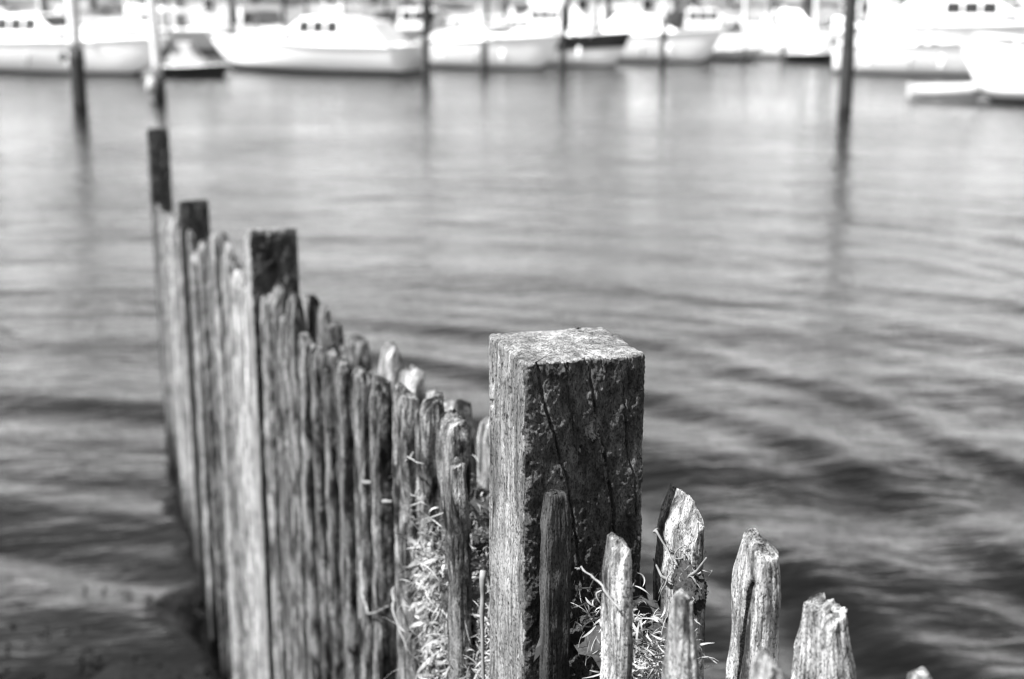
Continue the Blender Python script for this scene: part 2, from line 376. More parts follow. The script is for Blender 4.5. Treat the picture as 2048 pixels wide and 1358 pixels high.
# planks ------------------------------------------------------------
rowB = empty('plank_row', (CB-SL*2, 2, 0), label='front row of worn grey planks forming the sunlit wall towards the far left post', cat='plank row', group='two rows of upright planks of the groyne')
rowA = empty('plank_row', (CA-SL*2, 2, 0), label='rear row of pointed broken planks, standing on the open-water side of the square posts', cat='plank row', group='two rows of upright planks of the groyne')
rr0 = random.Random(77)
def plank(row, y0, ztop, w, t=.026, seed=0, mat=None, label=None, off=0, lean=0, side=0, **k):
    """y0 = distance of the near edge; off = shift to the right of the row line"""
    C = (CB if row is rowB else CA)
    if y0 > 2.45: lean += rr0.uniform(-.014, .014); side += rr0.uniform(-.008, .008)
    c = y0 + w/2*math.cos(GA)
    x = C - SL*c + (t/2+off)*math.cos(GA); y = c + (t/2+off)*math.sin(GA)
    near = y0 < 3.0
    if row is rowB and 2.45 < y0 < 4.85: w *= .72; t *= 1.25
    n, dz, fine = (300, .0021, .62) if y0 < 2.45 else (150, .0042, .75) if y0 < 3.3 else (80, .009, .6) if y0 < 5.4 else (48, .016, .5)
    kw = dict(n=n, dz=dz, fine=fine, seed=seed, taper=.72, tl=.10, rnd=min(t*.3, .006), corner=.3, ridge=.0011, amp=.0026, capn=14 if near else 6, facets=5)
    kw.update(k); yaw = rr0.uniform(-.09, .09) if y0 > 2.6 else rr0.uniform(-.03, .03)
    if y0 > 2.45: kw['taper'] = max(.68, kw['taper']); kw['chip'] = max(.014, k.get('chip', .016)); kw['facets'] = 3; kw['tl'] = kw['tl']*.7
    ztop -= .75*w*(3.8-ztop)/y0
    me = timber(w, t, ztop, **kw)
    o = link('plank', me, mat or M_plank, row)
    o.matrix_parent_inverse = Matrix.Translation(-row.location)
    o.location = (x, y, 0)
    # lean about the top so the tip stays where it stands
    o.rotation_euler = (side, lean, ROT+yaw)
    if lean or side:
        mt = Matrix.Rotation(ROT+yaw, 4, 'Z'); tip = Vector((0, 0, ztop)); rot = o.rotation_euler.to_matrix().to_4x4()
        o.location = Vector((x, y, 0)) + mt @ tip - rot @ tip
    if label: o['label'] = label
    if 'groove' in k:                                                     # black colour in the bottom of the groove
        x0, x1, h0, h1, dep, wd = k['groove']; me.materials.append(M_groove)
        C_ = np.empty(len(me.polygons)*3); me.polygons.foreach_get('center', C_); C_ = C_.reshape(-1, 3); hh = ztop-C_[:, 2]
        xc = x0+(x1-x0)*np.clip((hh-h0)/(h1-h0), 0, 1)**.4
        me.polygons.foreach_set('material_index', ((np.abs(C_[:, 0]-xc) < wd*1.1) & (C_[:, 1] > -.004) & (hh > h0+.0) & (hh < h1)).astype(np.int32))
    return o
# nearest planks, in front of and beside the main post (left row)
plank(rowB, 1.205, 3.205, .055, .020, 101, M_pale, 'bleached plank tip at the bottom edge of the view', taper=.8, tl=.08, chip=.010)
plank(rowB, 1.385, 3.188, .078, .020, 102, M_pale, 'narrow pale plank tapering to a small flat tip', taper=.50, tl=.17, chip=.003, facets=1)
plank(rowB, 1.568, 3.172, .070, .016, 103, M_pale, 'pale plank with a flat tip in front of the post', taper=.86, tl=.10, chip=.003, facets=1)
plank(rowB, 1.815, 3.138, .034, .036, 104, M_dark, 'dark stake with a pale round tip standing before the post face', taper=.8, tl=.05, chip=.003, rnd=.008, ty=.8, facets=0, corner=.14, off=-.008)  # the stake's shade is put into its colour by the dark timber
# beyond the main post
plank(rowB, 2.235, 3.045, .080, .030, 105, M_plank, 'leaning plank with a flat worn tip', taper=.75, tl=.12, lean=.05, off=-.026, chip=.004, facets=2)
plank(rowB, 2.355, 3.085, .105, .042, 106, M_plank, 'broad plank with a bevelled pale top', taper=.80, tl=.05, chip=.006, facets=2)
plank(rowB, 2.50, 3.065, .120, .040, 107, taper=.55, tl=.10, chip=.008, slope=-.12)
plank(rowB, 2.68, 3.035, .135, .034, 108, taper=.75, tl=.09, chip=.010)
plank(rowB, 2.93, 2.990, .125, .036, 109, taper=.6, tl=.12, chip=.012, slope=-.15)
plank(rowB, 3.13, 2.955, .120, .032, 110, taper=.85, tl=.04, chip=.006)
plank(rowB, 3.32, 2.920, .185, .036, 111, M_plank, taper=.9, tl=.03, chip=.006)
plank(rowB, 3.56, 2.890, .120, .034, 112, taper=.5, tl=.12)
plank(rowB, 3.74, 2.850, .150, .034, 113, taper=.7, tl=.10)
plank(rowB, 3.96, 2.830, .150, .034, 114, taper=.55, tl=.14)
plank(rowB, 4.13, 2.905, .150, .036, 115, taper=.5, tl=.16, slope=-.1)
plank(rowB, 4.32, 2.800, .160, .036, 116, taper=.6, tl=.12)
plank(rowB, 4.50, 2.860, .150, .036, 117, taper=.45, tl=.16)
plank(rowB, 4.69, 2.790, .150, .036, 118, taper=.6, tl=.12)
# the long far run, flush with the left side of the posts
y = 4.88; i = 0
rr = random.Random(11)
while y < 11.75:
    prof = np.interp(y, [4.8, 5.3, 5.8, 6.3, 7.0, 7.9, 8.6, 9.4, 10.6, 11.5], [2.78, 2.70, 2.73, 2.70, 2.56, 2.42, 2.40, 2.28, 2.14, 2.06])
    w = rr.uniform(.10, .17)
    if any(abs(y+w/2-q.location.y) < .11 for q in posts): ww = w
    plank(rowB, y, prof+rr.uniform(-.07, .03), w, rr.uniform(.032, .042), 130+i, M_pale if rr.random() < .55 else M_plank, taper=rr.uniform(.6, .92), tl=rr.uniform(.05, .15), slope=rr.uniform(-.15, .1), off=rr.uniform(-.014, .014))
    y += w*math.cos(GA) + rr.choice([.008, .014, .02, .035, .06]); i += 1
# right row, nearest first
plank(rowA, 1.285, 3.150, .050, .022, 201, M_pale, 'blurred stub of a plank low in the corner', taper=.85, tl=.05)
plank(rowA, 1.455, 3.150, .108, .030, 202, M_pale, 'broad pale plank with a peaked knobbly top', taper=.66, tl=.10, chip=.012, rnd=.016, slope=-.05, facets=3)
plank(rowA, 1.628, 3.152, .092, .032, 203, M_pale, 'tall pale plank with a deep dark diagonal groove', taper=.72, tl=.07, chip=.006, rnd=.014, groove=(-.024, .024, .05, .46, .006, .005), facets=1, lean=-.02)
plank(rowA, 1.83, 3.135, .132, .026, 204, M_pale, 'broken plank with a sloping shoulder and tangled roots', taper=.92, tl=.13, chip=.004, cuts=[(-.66, 0, .75, -.026, 0, 0), (0, 1, .35, 0, .008, .05)], facets=0)
plank(rowA, 2.03, 2.95, .12, .036, 205); plank(rowA, 2.20, 2.90, .12, .036, 206)
plank(rowA, 2.38, 2.88, .12, .036, 207); plank(rowA, 2.57, 2.91, .13, .036, 208)
plank(rowA, 2.77, 2.960, .140, .040, 209, M_pale, 'rounded pale plank standing just left of the post', taper=.62, tl=.10, rnd=.016)
plank(rowA, 3.01, 2.910, .090, .036, 210, M_plank, taper=.6, tl=.10)
plank(rowA, 3.13, 2.880, .085, .036, 211, M_pale, taper=.6, tl=.08)
plank(rowA, 3.25, 2.865, .110, .036, 212, M_pale, taper=.7, tl=.07)
plank(rowA, 3.49, 2.860, .150, .044, 213, M_pale, taper=.75, tl=.08, slope=-.12)
plank(rowA, 3.75, 2.860, .140, .048, 214, M_pale, 'brightest plank tip with a dark notch', taper=.6, tl=.10, slope=-.15, notch=(-.045, .012, .015))
plank(rowA, 4.00, 2.70, .14, .040, 215)
plank(rowA, 4.19, 2.775, .150, .044, 216, taper=.55, tl=.14)
plank(rowA, 4.40, 2.68, .13, .040, 217)
plank(rowA, 4.61, 2.720, .140, .044, 218, taper=.6, tl=.16)
plank(rowA, 4.80, 2.735, .150, .040, 219, taper=.5, tl=.18)
plank(rowA, 4.99, 2.715, .150, .040, 220, taper=.5, tl=.18)
plank(rowA, 5.18, 2.680, .150, .040, 221, M_pale, taper=.45, tl=.16)
y = 5.38; i = 0
while y < 11.75:
    prof = np.interp(y, [5.2, 6, 7, 8, 9, 10, 11.8], [2.62, 2.55, 2.42, 2.3, 2.2, 2.12, 2.0])
    w = rr.uniform(.12, .17)
    plank(rowA, y, prof+rr.uniform(-.06, .03), w, .036, 240+i, taper=rr.uniform(.5, .9), tl=rr.uniform(.06, .15))
    y += w + rr.choice([.01, .02, .05]); i += 1

# ---------------------------------------------------------------- litter caught between the rows
def pt(y, off, z):                                   # off = metres right of the left row's face
    return Vector((CB-SL*y+off*math.cos(GA), y+off*math.sin(GA), z))
rl = random.Random(5)
mb = MB()
n0, n1 = 80, 26                                      # packed mat of old litter under the loose reeds
vs = []
for a in range(n0):
    yy = 1.2+3.9*a/(n0-1)
    for b in range(n1):
        o_ = .032+.135*b/(n1-1)
        zz = np.interp(yy, [1.2, 1.45, 1.6, 1.85, 2.1, 2.6, 3.2, 5.1], [2.70, 2.84, 2.91, 2.93, 2.86, 2.84, 2.62, 2.3])
        vs.append(pt(yy, o_, zz+.035*float(fbm(yy*14, o_*30, 0, 4, 77))+.012*float(vn(yy*90, o_*90, 0, 3))))
me = grid_mesh('litter', [tuple(v) for v in vs], quads(n0, n1))
o = link('litter_mat', me, M_litter); tag(o, 'dark packed mat of rotted litter lying between the two plank rows', 'litter', kind='stuff')
def blade(mb, p, d, L, w, curl, seg=7):
    d = d.normalized(); s = d.cross(Vector((rl.uniform(-1, 1), rl.uniform(-1, 1), rl.uniform(-1, 1)))).normalized(); u = s.cross(d)
    k = len(mb.v); pos = p.copy(); tw = rl.uniform(-2, 2)
    for i in range(seg):
        f = i/(seg-1); ww = w*math.sin(math.pi*(.12+.83*f)); a = tw*f
        sd = s*math.cos(a)+u*math.sin(a)
        mb.v.append(tuple(pos-sd*ww)); mb.v.append(tuple(pos+sd*ww)); pos = pos+d*L/seg; d = (d+u*curl/seg+Vector((0, 0, -.10))).normalized()
        u = s.cross(d).normalized()
    for i in range(seg-1): mb.f.append((k+2*i, k+2*i+1, k+2*i+3, k+2*i+2))
def clump(c, ra, ro, rz_, seed, label, off0=0):
    n1_, n2_ = 60, 40; V = []
    for i in range(n2_+1):
        ph = math.pi*i/n2_
        for j in range(n1_):
            t = 2*math.pi*j/n1_; d = (math.sin(ph)*math.cos(t), math.sin(ph)*math.sin(t), math.cos(ph))
            q = 1+.35*float(fbm(d[0]*3, d[1]*3, d[2]*3, 4, seed, .7))+.12*float(vn(d[0]*14, d[1]*14, d[2]*14, seed))
            V.append(tuple(pt(c[0]+d[0]*ra*q, c[1]+d[1]*ro*q, c[2]+d[2]*rz_*q)))
    o = link('litter_clump', grid_mesh('clump', V, quads(n2_+1, n1_, wrap=True)), M_litter); tag(o, label, 'litter', kind='stuff')
clump((2.42, .010, 2.66), .12, .035, .14, 5, 'dark rotted clump under the pale reeds left of the post')
clump((1.775, .186, 2.99), .04, .016, .035, 8, 'dark matted clump under the roots on the broken plank')
mb = MB()
for (yc, oc, zc, n_, s1, s2, s3) in ((2.44, -.018, 2.74, 420, .04, .009, .045), (2.38, -.020, 2.64, 620, .05, .009, .07), (2.28, -.018, 2.58, 500, .06, .010, .05), (2.34, -.012, 2.80, 160, .04, .01, .04), (2.12, .01, 2.62, 260, .05, .01, .05)):
    for _ in range(n_):
        blade(mb, pt(yc+rl.gauss(0, s1), oc+rl.gauss(0, s2), zc+rl.gauss(0, s3)), Vector((rl.gauss(0, .7), rl.gauss(0, .7), rl.gauss(-.3, 1))), rl.uniform(.020, .065)*(1+(rl.random() < .08)*1.2), rl.uniform(.0004, .0017)*(1+(rl.random() < .12)*2.2), rl.uniform(-5, 5))
for _ in range(110):
    p = pt(2.36+rl.gauss(0, .07), -.014+rl.gauss(0, .010), 2.68+rl.gauss(0, .08))
    blade(mb, p, Vector((rl.gauss(0, .5), rl.gauss(0, .4), rl.gauss(-.5, 1))), rl.uniform(.05, .12), rl.uniform(.0003, .0009), rl.uniform(-2.5, 2.5), 12)
for (yc, oc, zc, sy_, so_, sz_, n_) in [(2.30, .05, 2.90, .14, .05, .09, 420), (2.22, .03, 2.78, .13, .04, .10, 420), (2.10, .00, 2.72, .10, .03, .06, 260), (2.16, .15, 2.96, .06, .04, .05, 150),
                                        (2.52, .10, 2.88, .16, .05, .07, 220), (1.74, .09, 3.00, .12, .06, .04, 300), (1.60, .10, 2.97, .10, .05, .04, 160), (2.75, .08, 2.80, .2, .05, .07, 150), (1.80, .16, 2.85, .14, .05, .06, 200)]:
    for _ in range(int(n_*2.2)):
        p = pt(yc+rl.uniform(-1, 1)*sy_, oc+rl.gauss(0, so_*.4), zc-.05+(rl.random()**2*1.6-.9)*sz_)
        d = Vector((rl.gauss(0, 1), rl.gauss(0, 1), rl.gauss(0, .8)))
        blade(mb, p, d, rl.uniform(.015, .06), rl.uniform(.0004, .0020), rl.uniform(-4, 4))
o = mb.build('reed_litter', M_reed, smooth=True); tag(o, 'pale dry reed scraps and leaves heaped round the post', 'reeds', kind='stuff')
def twig(pts, r, label, name='twig', mat=None, jit=.004):
    fine = []
    for a, b in zip(pts[:-1], pts[1:]):
        for k in range(6):
            q = a.lerp(b, k/6); fine.append(q+Vector([rl.uniform(-jit, jit)*.5 for _ in range(3)]))
    fine.append(pts[-1])
    rs = [r*(1-.6*i/len(fine))*rl.uniform(.8, 1.2) for i in range(len(fine))]
    o = MB().tube(fine, rs, 7).build(name, mat or M_twig, smooth=True); tag(o, label, 'twig', 'dried twigs caught on the groyne'); return o
twig([pt(1.55, -.008, 3.085), pt(1.60, -.018, 3.10), pt(1.65, -.02, 3.098), pt(1.70, -.01, 3.075)], .0018, 'thin pale twig lying across the plank in front of the post')
twig([pt(1.88, .185, 3.035), pt(1.86, .17, 3.04), pt(1.83, .16, 3.055), pt(1.79, .17, 3.02), pt(1.80, .15, 2.96)], .0024, 'bent twig poking out left of the broken plank')
twig([pt(1.56, -.01, 2.93), pt(1.54, -.012, 2.88), pt(1.585, -.015, 2.82), pt(1.66, .0, 2.74)], .0045, 'thick twig leaning down the flat-tipped plank')
twig([pt(2.10, -.015, 2.90), pt(2.09, -.02, 2.82), pt(2.075, -.022, 2.70)], .0050, 'straight pale reed stalk leaning on the left side of the post', name='reed_stalk', mat=M_twig, jit=.001)
twig([pt(2.62, .0, 2.92), pt(2.55, -.03, 2.93), pt(2.50, -.04, 2.955), pt(2.42, -.03, 2.97)], .0026, 'short curved twig between planks beside the reeds')
twig([pt(3.13, -.01, 2.48), pt(3.07, -.02, 2.425), pt(3.02, -.02, 2.40), pt(2.92, -.02, 2.45), pt(2.84, -.01, 2.50)], .004, 'v shaped twig spanning the dark gap between two planks')
twig([pt(2.78, -.01, 2.57), pt(2.70, -.03, 2.56), pt(2.62, -.02, 2.50)], .004, 'small forked twig at the foot of the litter')
twig([pt(3.15, .004, 2.669), pt(3.02, .002, 2.716)], .006, 'pale stick wedged level between two planks', jit=.001)
twig([pt(2.93, .004, 2.704), pt(2.84, .002, 2.738)], .005, 'short stub of stick wedged in the next gap', jit=.001)
# root tangle on the broken plank
mb = MB()
def root(base, steps, r):
    pts = [base]; d = Vector((rl.gauss(0, 1), rl.gauss(0, 1), rl.gauss(0, 1))).normalized()
    for _ in range(steps):
        d = (d+Vector((rl.gauss(0, .6), rl.gauss(0, .6), rl.gauss(0, .6)))).normalized(); q = pts[-1]+d*.009
        q = q+(base-q)*.2; pts.append(q)
    mb.tube(pts, [r*(1-.7*i/len(pts)) for i in range(len(pts))], 5)
for _ in range(46): root(pt(1.745+rl.uniform(0, .085), .184+rl.uniform(-.004, .01), 3.00+rl.gauss(0, .026)), rl.randint(5, 10), rl.uniform(.0005, .0017))
mb.tube([pt(1.725, .186, 3.055), pt(1.74, .180, 3.03), pt(1.77, .177, 3.005), pt(1.81, .176, 2.985), pt(1.85, .178, 2.975), pt(1.89, .182, 2.985)], [.0012, .0022, .003, .003, .0022, .001], 7)
o = mb.build('root_tangle', M_twig, smooth=True); tag(o, 'tangle of dry roots clinging to the broken plank right of the post', 'roots')
mb = MB()
for _ in range(34): root(pt(2.46+rl.uniform(-.04, .12), -.006+rl.uniform(-.01, .01), 2.80+rl.gauss(0, .04)), rl.randint(6, 14), rl.uniform(.001, .0024))
o = mb.build('root_tangle', M_twig, smooth=True); tag(o, 'loose curls of dry root on the planks left of the reeds', 'roots', kind='stuff')
# pale leaf stuck to the post foot, and a fly on the top
mb = MB(); q = pt(1.84, -.015, 2.895)
mb.add([q, q+Vector((.010, 0, .030)), q+Vector((.018, .002, .012)), q+Vector((.012, .003, -.004)), q+Vector((-.003, .002, -.022))], [(0, 1, 2, 3), (0, 3, 4)])
o = mb.build('dry_leaf', M_reed); tag(o, 'small pale pointed leaf stuck upright at the foot of the post face', 'leaf')
fx = Vector((.098, 2.052, 3.3035))
fly = empty('fly', fx, .5, label='small dark fly sitting on the back edge of the post top', cat='fly')
MB().blob((0, 0, .0022), (.0032, .0017, .0017), 10, 6).blob((.0042, 0, .0024), (.0014, .0015, .0014), 8, 6).build('body', M_insect, fly, smooth=True)
for s in (-1, 1):
    MB().add([(0, s*.0008, .004), (-.005, s*.0010, .0042), (-.0062, s*.0030, .0046), (-.003, s*.0034, .0046)], [(0, 1, 2, 3)]).build('wing', M_insect, fly)
    for k in (-1, 0, 1):
        MB().tube([(k*.0012, s*.001, .002), (k*.002, s*.003, .0034), (k*.0030, s*.0046, -.001)], .00025, 5).build('leg', M_insect, fly)

# ---------------------------------------------------------------- water, bed and mud
def axis(lo, hi, n, far, k):
    out = []; s = (hi-lo)/n; v = hi
    while v < far: s *= k; v += s; out.append(v)
    return out
xs = np.linspace(-26, 26, 430); s0 = xs[1]-xs[0]
ext = []; v, s = 26, s0
while v < 2500: s *= 1.25; v += s; ext.append(v)
xs = np.concatenate([-np.array(ext[::-1]), xs, ext])
ys = [2.0]
while ys[-1] < 62: ys.append(ys[-1]+.045+.0035*ys[-1])
s = ys[-1]-ys[-2]
while ys[-1] < 2500: s *= 1.25; ys.append(ys[-1]+s)
bk = []; v, s = 2.0, .1
while v > -400: s *= 1.35; v -= s; bk.append(v)
ys = np.concatenate([bk[::-1], ys])
Xg, Yg = np.meshgrid(xs, ys)
r = np.hypot(Xg+6, Yg-4) + 1.8*fbm(Xg*.13, Yg*.13, 0*Xg, 3, 5) + .18*vn(Xg*.7, Yg*.7, 0*Xg, 8)
am = .25+1.3*np.clip(fbm(Xg*.16, Yg*.2, 0*Xg+3, 3, 15)+.35, 0, 1.2)
am = am*sstep(3, 8, np.hypot(Xg+6, Yg-4))
Z = .0125*np.sin(r*2*math.pi/1.55)*am*(1-.55*sstep(10, 18, Yg)) + .006*np.sin(r*2*math.pi/.83+1.3*fbm(Xg*.4, Yg*.4, 0*Xg, 2, 9))*am
r2 = Xg*.25+Yg + .8*fbm(Xg*.2, Yg*.2, 0*Xg, 3, 25); Z += .008*np.sin(r2*2*math.pi/2.3)
Z += .022*fbm(Xg*.45, Yg*.8, 0*Xg, 4, 31)
fade = (1-sstep(22, 30, np.abs(Xg)))*(1-sstep(50, 70, Yg))*sstep(-2, 1, Yg); Z *= fade*(1-.5*sstep(16, 40, Yg))*1.35*(1+1.5*(1-sstep(7.5, 15, Yg)))
V = np.stack([Xg, Yg, Z], -1).reshape(-1, 3)
o = link('water', grid_mesh('water', V, quads(len(ys), len(xs))), M_water); tag(o, kind='structure')
o = link('seabed', grid_mesh('seabed', [(-2500, -400, -2.2), (2500, -400, -2.2), (-2500, 2500, -2.2), (2500, 2500, -2.2)], [(0, 1, 3, 2)]), M_mud); tag(o, kind='structure')
# mud bank under the camera's end of the groyne
nx_, ny_ = 90, 110
gx, gy = np.meshgrid(np.linspace(-5, 4, nx_), np.linspace(-8, 8.3, ny_))
cl = gx-(.6-SL*gy)
gz = -.28 + .33*sstep(6.9, -4, gy+0*gx)*1.4 + .34*np.exp(-((cl+.35)/.8)**2)*sstep(8.6, 7.2, gy) + .12*fbm(gx*3, gy*3, 0*gx, 5, 60, .65)
V = np.stack([gx, gy, gz], -1).reshape(-1, 3)
o = link('mud_bank', grid_mesh('mud_bank', V, quads(ny_, nx_)), M_mud); tag(o, kind='structure')
mb = MB(); rw = random.Random(9)
for _ in range(600):
    yy = rw.uniform(6.0, 8.4); xx = CB-SL*yy-abs(rw.gauss(0, .55))-.03
    L = rw.uniform(.03, .12); a = rw.uniform(0, 6.3); zz = rw.uniform(-.01, .05)
    k = len(mb.v)
    for j in range(5):
        f = j/4; mb.v.append((xx+math.cos(a)*L*f, yy+math.sin(a)*L*f, zz+.02*math.sin(f*3)-.004)); mb.v.append((xx+math.cos(a)*L*f-math.sin(a)*.016, yy+math.sin(a)*L*f+math.cos(a)*.016, zz+.02*math.sin(f*3)+.002))
    for j in range(4): mb.f.append((k+2*j, k+2*j+1, k+2*j+3, k+2*j+2))
o = mb.build('bladder_weed', M_weed, smooth=True); tag(o, 'dark wet weed washed up along the foot of the planks', 'seaweed', kind='stuff')

# ---------------------------------------------------------------- mooring piles
def pile(x, y, h, r, label, light=.5, lean=0):
    t = empty('mooring_pile', (x, y, 0), label=label, cat='mooring pile', group='round mooring piles standing in the harbour')
    zc = h*light
    def ring(z0, z1, ra, rb, nn=10):
        pts = [(lean*(z0+(z1-z0)*i/nn), 0, z0+(z1-z0)*i/nn) for i in range(nn+1)]
        return MB().tube(pts, [(ra+(rb-ra)*i/nn)*random.uniform(.95, 1.05) for i in range(nn+1)], 14)
    ring(-2.1, zc, r*1.12, r).build('pile_foot', M_pile, t, smooth=True)
    ring(zc, h, r*.86, r*.8).build('pile_shaft', M_pilelight, t, smooth=True)
    ring(h+.003, h+.06, r*.9, r*.85, 1).build('pile_cap', M_steel if light < .4 else M_pile, t)
    return t
a = pile(-14.09, 46.85, 4.3, .24, 'pile at the far left with black swollen foot and a fender ring', .42)
MB().blob((-.42, 0, 1.55), (.13, .13, .17), 10, 8).build('fender', M_pile, a, smooth=True)
a = pile(-12.05, 49.3, 4.6, .19, 'slim tall pile rising behind the black end post', .18, lean=-.035)
MB().blob((-.25, -.1, .45), (.2, .2, .3), 10, 8).build('fender', M_grey, a, smooth=True)
pile(10.64, 45.9, 5.0, .21, 'thick black pile standing alone right of the middle', .95)
pile(-3.72, 62.6, 3.6, .15, 'thin dark pile at the dark stern of the long white yacht', .95)
pile(-1.24, 65.5, 1.35, .15, 'short stub pile between the long yacht and the navy striped boat', .97)
pile(2.35, 66.8, 3.6, .14, 'thin pile in front of the navy striped boat', .8)
pile(7.33, 70.2, 4.2, .14, 'thin pile before the round white launch', .5)
pile(11.9, 74.4, 4.0, .14, 'thin pale pile beside the small grey dinghy', .1)
pile(16.0, 76.8, 4.2, .15, 'thin pile left of the white cabin boat', .3)
pile(20.9, 60.0, 1.6, .12, 'white topped pile before the dark band of the big cruiser', .05)

back_pile = MB().tube([(0, 0, -2.1), (0, 0, 1.5), (.02, 0, 4.0)], [.17, .16, .14], 10)
for k in range(40):
    if k == 0: q = back_pile.build('mooring_pile', M_pile, None, smooth=True); bp0 = q
    else: q = bp0.copy(); COL.objects.link(q)
    q.location = (-40+k*2.1+random.uniform(-1.3, 1.3), random.uniform(82, 100), random.uniform(-1.0, .6)); q.scale = (random.uniform(.5, 1.4),)*2+(1.2,)
    tag(q, 'thin dark pile standing among the back berths', 'mooring pile', 'dark piles among the back berths')

# ---------------------------------------------------------------- boats
def hull_sections(L, Bm, fb, ns=22):
    out = []
    for i in range(ns+1):
        s = i/ns; x = -L/2+L*s
        bw_ = Bm/2*(.86+.14*math.sin(min(s*2.2, 1)*math.pi/2))*(1-max(0, (s-.45)/.55)**2.3)
        bw_ = max(bw_, .02); sh = fb*(1+.28*max(0, s-.3)**1.6*1.4)
        keel = -.35+.0*s+(.35+fb*.45)*max(0, (s-.80)/.20)**2.0
        rake = .0 if s < .75 else L*.05*((s-.75)/.25)**2
        out.append((x, bw_, sh, keel, rake))
    return out
def boat(x, y, L, Bm, fb, head, label, hullm=None, cabin='cruiser', bottom=None, stripe=None, name='motor_boat', cat='boat', wl=.1, deckm=None, canopy=None, group='boats moored at the far berths'):
    t = empty(name, (x, y, 0), R(head), label=label, cat=cat, group=group)
    hm = hullm or M_white; secs = hull_sections(L, Bm, fb)
    def skin(za, zb, out, nm, mat, cap=False, k=7, part=None):
        rows = []
        for (xx, b, sh, ke, rk) in secs:
            row = []
            for side in (1, -1):
                pr = []
                for j in range(k):
                    f = j/(k-1); lo = max(ke, -9 if za is None else za(sh)); hi = max(zb(sh), lo+.001); z = lo+(hi-lo)*f
                    g = max(0, min(1, (z-ke)/max(sh-ke, .01))); hb = (b*(.25+.75*g**.42) if z > ke+.002 else .012)+out
                    pr.append((xx+rk*g*1.6, side*hb, z))
                row.append(pr)
            rows.append(row[1][::-1]+row[0] if part is None else row[part])
        V = [v for r_ in rows for v in r_]; n_ = len(rows[0])
        m_ = MB(); m_.add(V, [tuple(int(q) for q in f) for f in quads(len(rows), n_)])
        if cap:
            m_.f.append(tuple(range(n_))[::-1])
        return m_.build(nm, mat, parent or t, smooth=False)
    parent = None
    skin(None, lambda s: wl, .0, 'bottom', bottom or M_black, True)
    hl = skin(lambda s: wl+.002, lambda s: s, .0, 'hull', hm, True)
    for p in hl.data.polygons: p.use_smooth = True
    if stripe:
        for sd in (0, 1): skin(lambda s: s*stripe[0], lambda s: s*stripe[1], .012, 'stripe', stripe[2], k=3, part=sd)
    # deck
    m_ = MB(); V = []
    for (xx, b, sh, ke, rk) in secs: V += [(xx+rk*1.6, -b*.97, sh-.02), (xx+rk*1.6, 0, sh+.05), (xx+rk*1.6, b*.97, sh-.02)]
    m_.add(V, [tuple(int(q) for q in f) for f in quads(len(secs), 3, flip=False)]); m_.build('deck', deckm or hm, t)
    m_ = MB()
    for sd in (1, -1): m_.tube([(xx+rk*1.6, sd*(b+.01), sh-.01) for (xx, b, sh, ke, rk) in secs], .035, 6)
    m_.build('rub_rail', M_steel if hm is not M_navy else M_white, t, smooth=True)
    def prism(prof, hw0, hw1, nm, mat, par=t):      # side outline (x,z), half width at bottom/top
        zmin = min(p[1] for p in prof); zmax = max(p[1] for p in prof); m_ = MB(); n_ = len(prof)
        hw = lambda z: hw0+(hw1-hw0)*(z-zmin)/max(zmax-zmin, .01)
        V = [(a, -hw(b), b) for a, b in prof]+[(a, hw(b), b) for a, b in prof]
        F = [tuple(range(n_)), tuple(range(2*n_-1, n_-1, -1))]+[(i, i+n_, (i+1) % n_+n_, (i+1) % n_) for i in range(n_)]
        m_.add(V, F); return m_.build(nm, mat, par, bevel=.03)
    def wins(prof_x, z0, z1, hw, cab, n_=3, gap=.12):
        a0, a1 = prof_x; w_ = (a1-a0-gap*(n_-1))/n_
        for i in range(n_):
            xa = a0+i*(w_+gap)
            for sd in (1, -1):
                m_ = MB(); h0, h1 = hw(z0), hw(z1)
                m_.add([(xa, sd*(h0-.02), z0), (xa+w_, sd*(h0-.02), z0), (xa+w_-.04, sd*(h1-.02), z1), (xa+.04, sd*(h1-.02), z1),
                        (xa, sd*(h0+.012), z0), (xa+w_, sd*(h0+.012), z0), (xa+w_-.04, sd*(h1+.012), z1), (xa+.04, sd*(h1+.012), z1)],
                       [(4, 5, 6, 7), (0, 1, 5, 4), (1, 2, 6, 5), (2, 3, 7, 6), (3, 0, 4, 7)]).build('window', M_glass, cab)
    hb = Bm*.36; b0 = fb*1.02
    if cabin in ('cruiser', 'fly', 'sport'):
        ch = {'cruiser': 1.15, 'fly': 1.35, 'sport': .62}[cabin]*min(1, L/9)
        prof = [(-L*.22, b0-.05), (L*.30, b0), (L*.20, b0+ch*.45), (L*.08, b0+ch*.52), (0, b0+ch), (-L*.20, b0+ch)]
        cab = prism(prof, hb, hb*.82, 'cabin', hm if hm is not M_navy else M_white)
        hw = lambda z: hb+(hb*.82-hb)*(z-b0)/ch
        wins((-L*.19, L*.02), b0+ch*.40, b0+ch*.88, hw, cab, 3, .07)
        wins((L*.04, L*.18), b0+ch*.14, b0+ch*.36, hw, cab, 2)
        m_ = MB(); m_.add([(L*.083, -hb*.8, b0+ch*.54), (L*.083, hb*.8, b0+ch*.54), (L*.012, hb*.74, b0+ch*.97), (L*.012, -hb*.74, b0+ch*.97)], [(0, 1, 2, 3)])
        ws = m_.build('windscreen', M_glass, t); ws.location = (.02, 0, .01)
        sm = ws.modifiers.new('thickness', 'SOLIDIFY'); sm.thickness = .02
        if cabin == 'fly':
            prism([(-L*.2, b0+ch+.02), (L*.02, b0+ch+.02), (L*.05, b0+ch+.45), (-L*.2, b0+ch+.3)], hb*.8, hb*.75, 'flybridge', M_white)
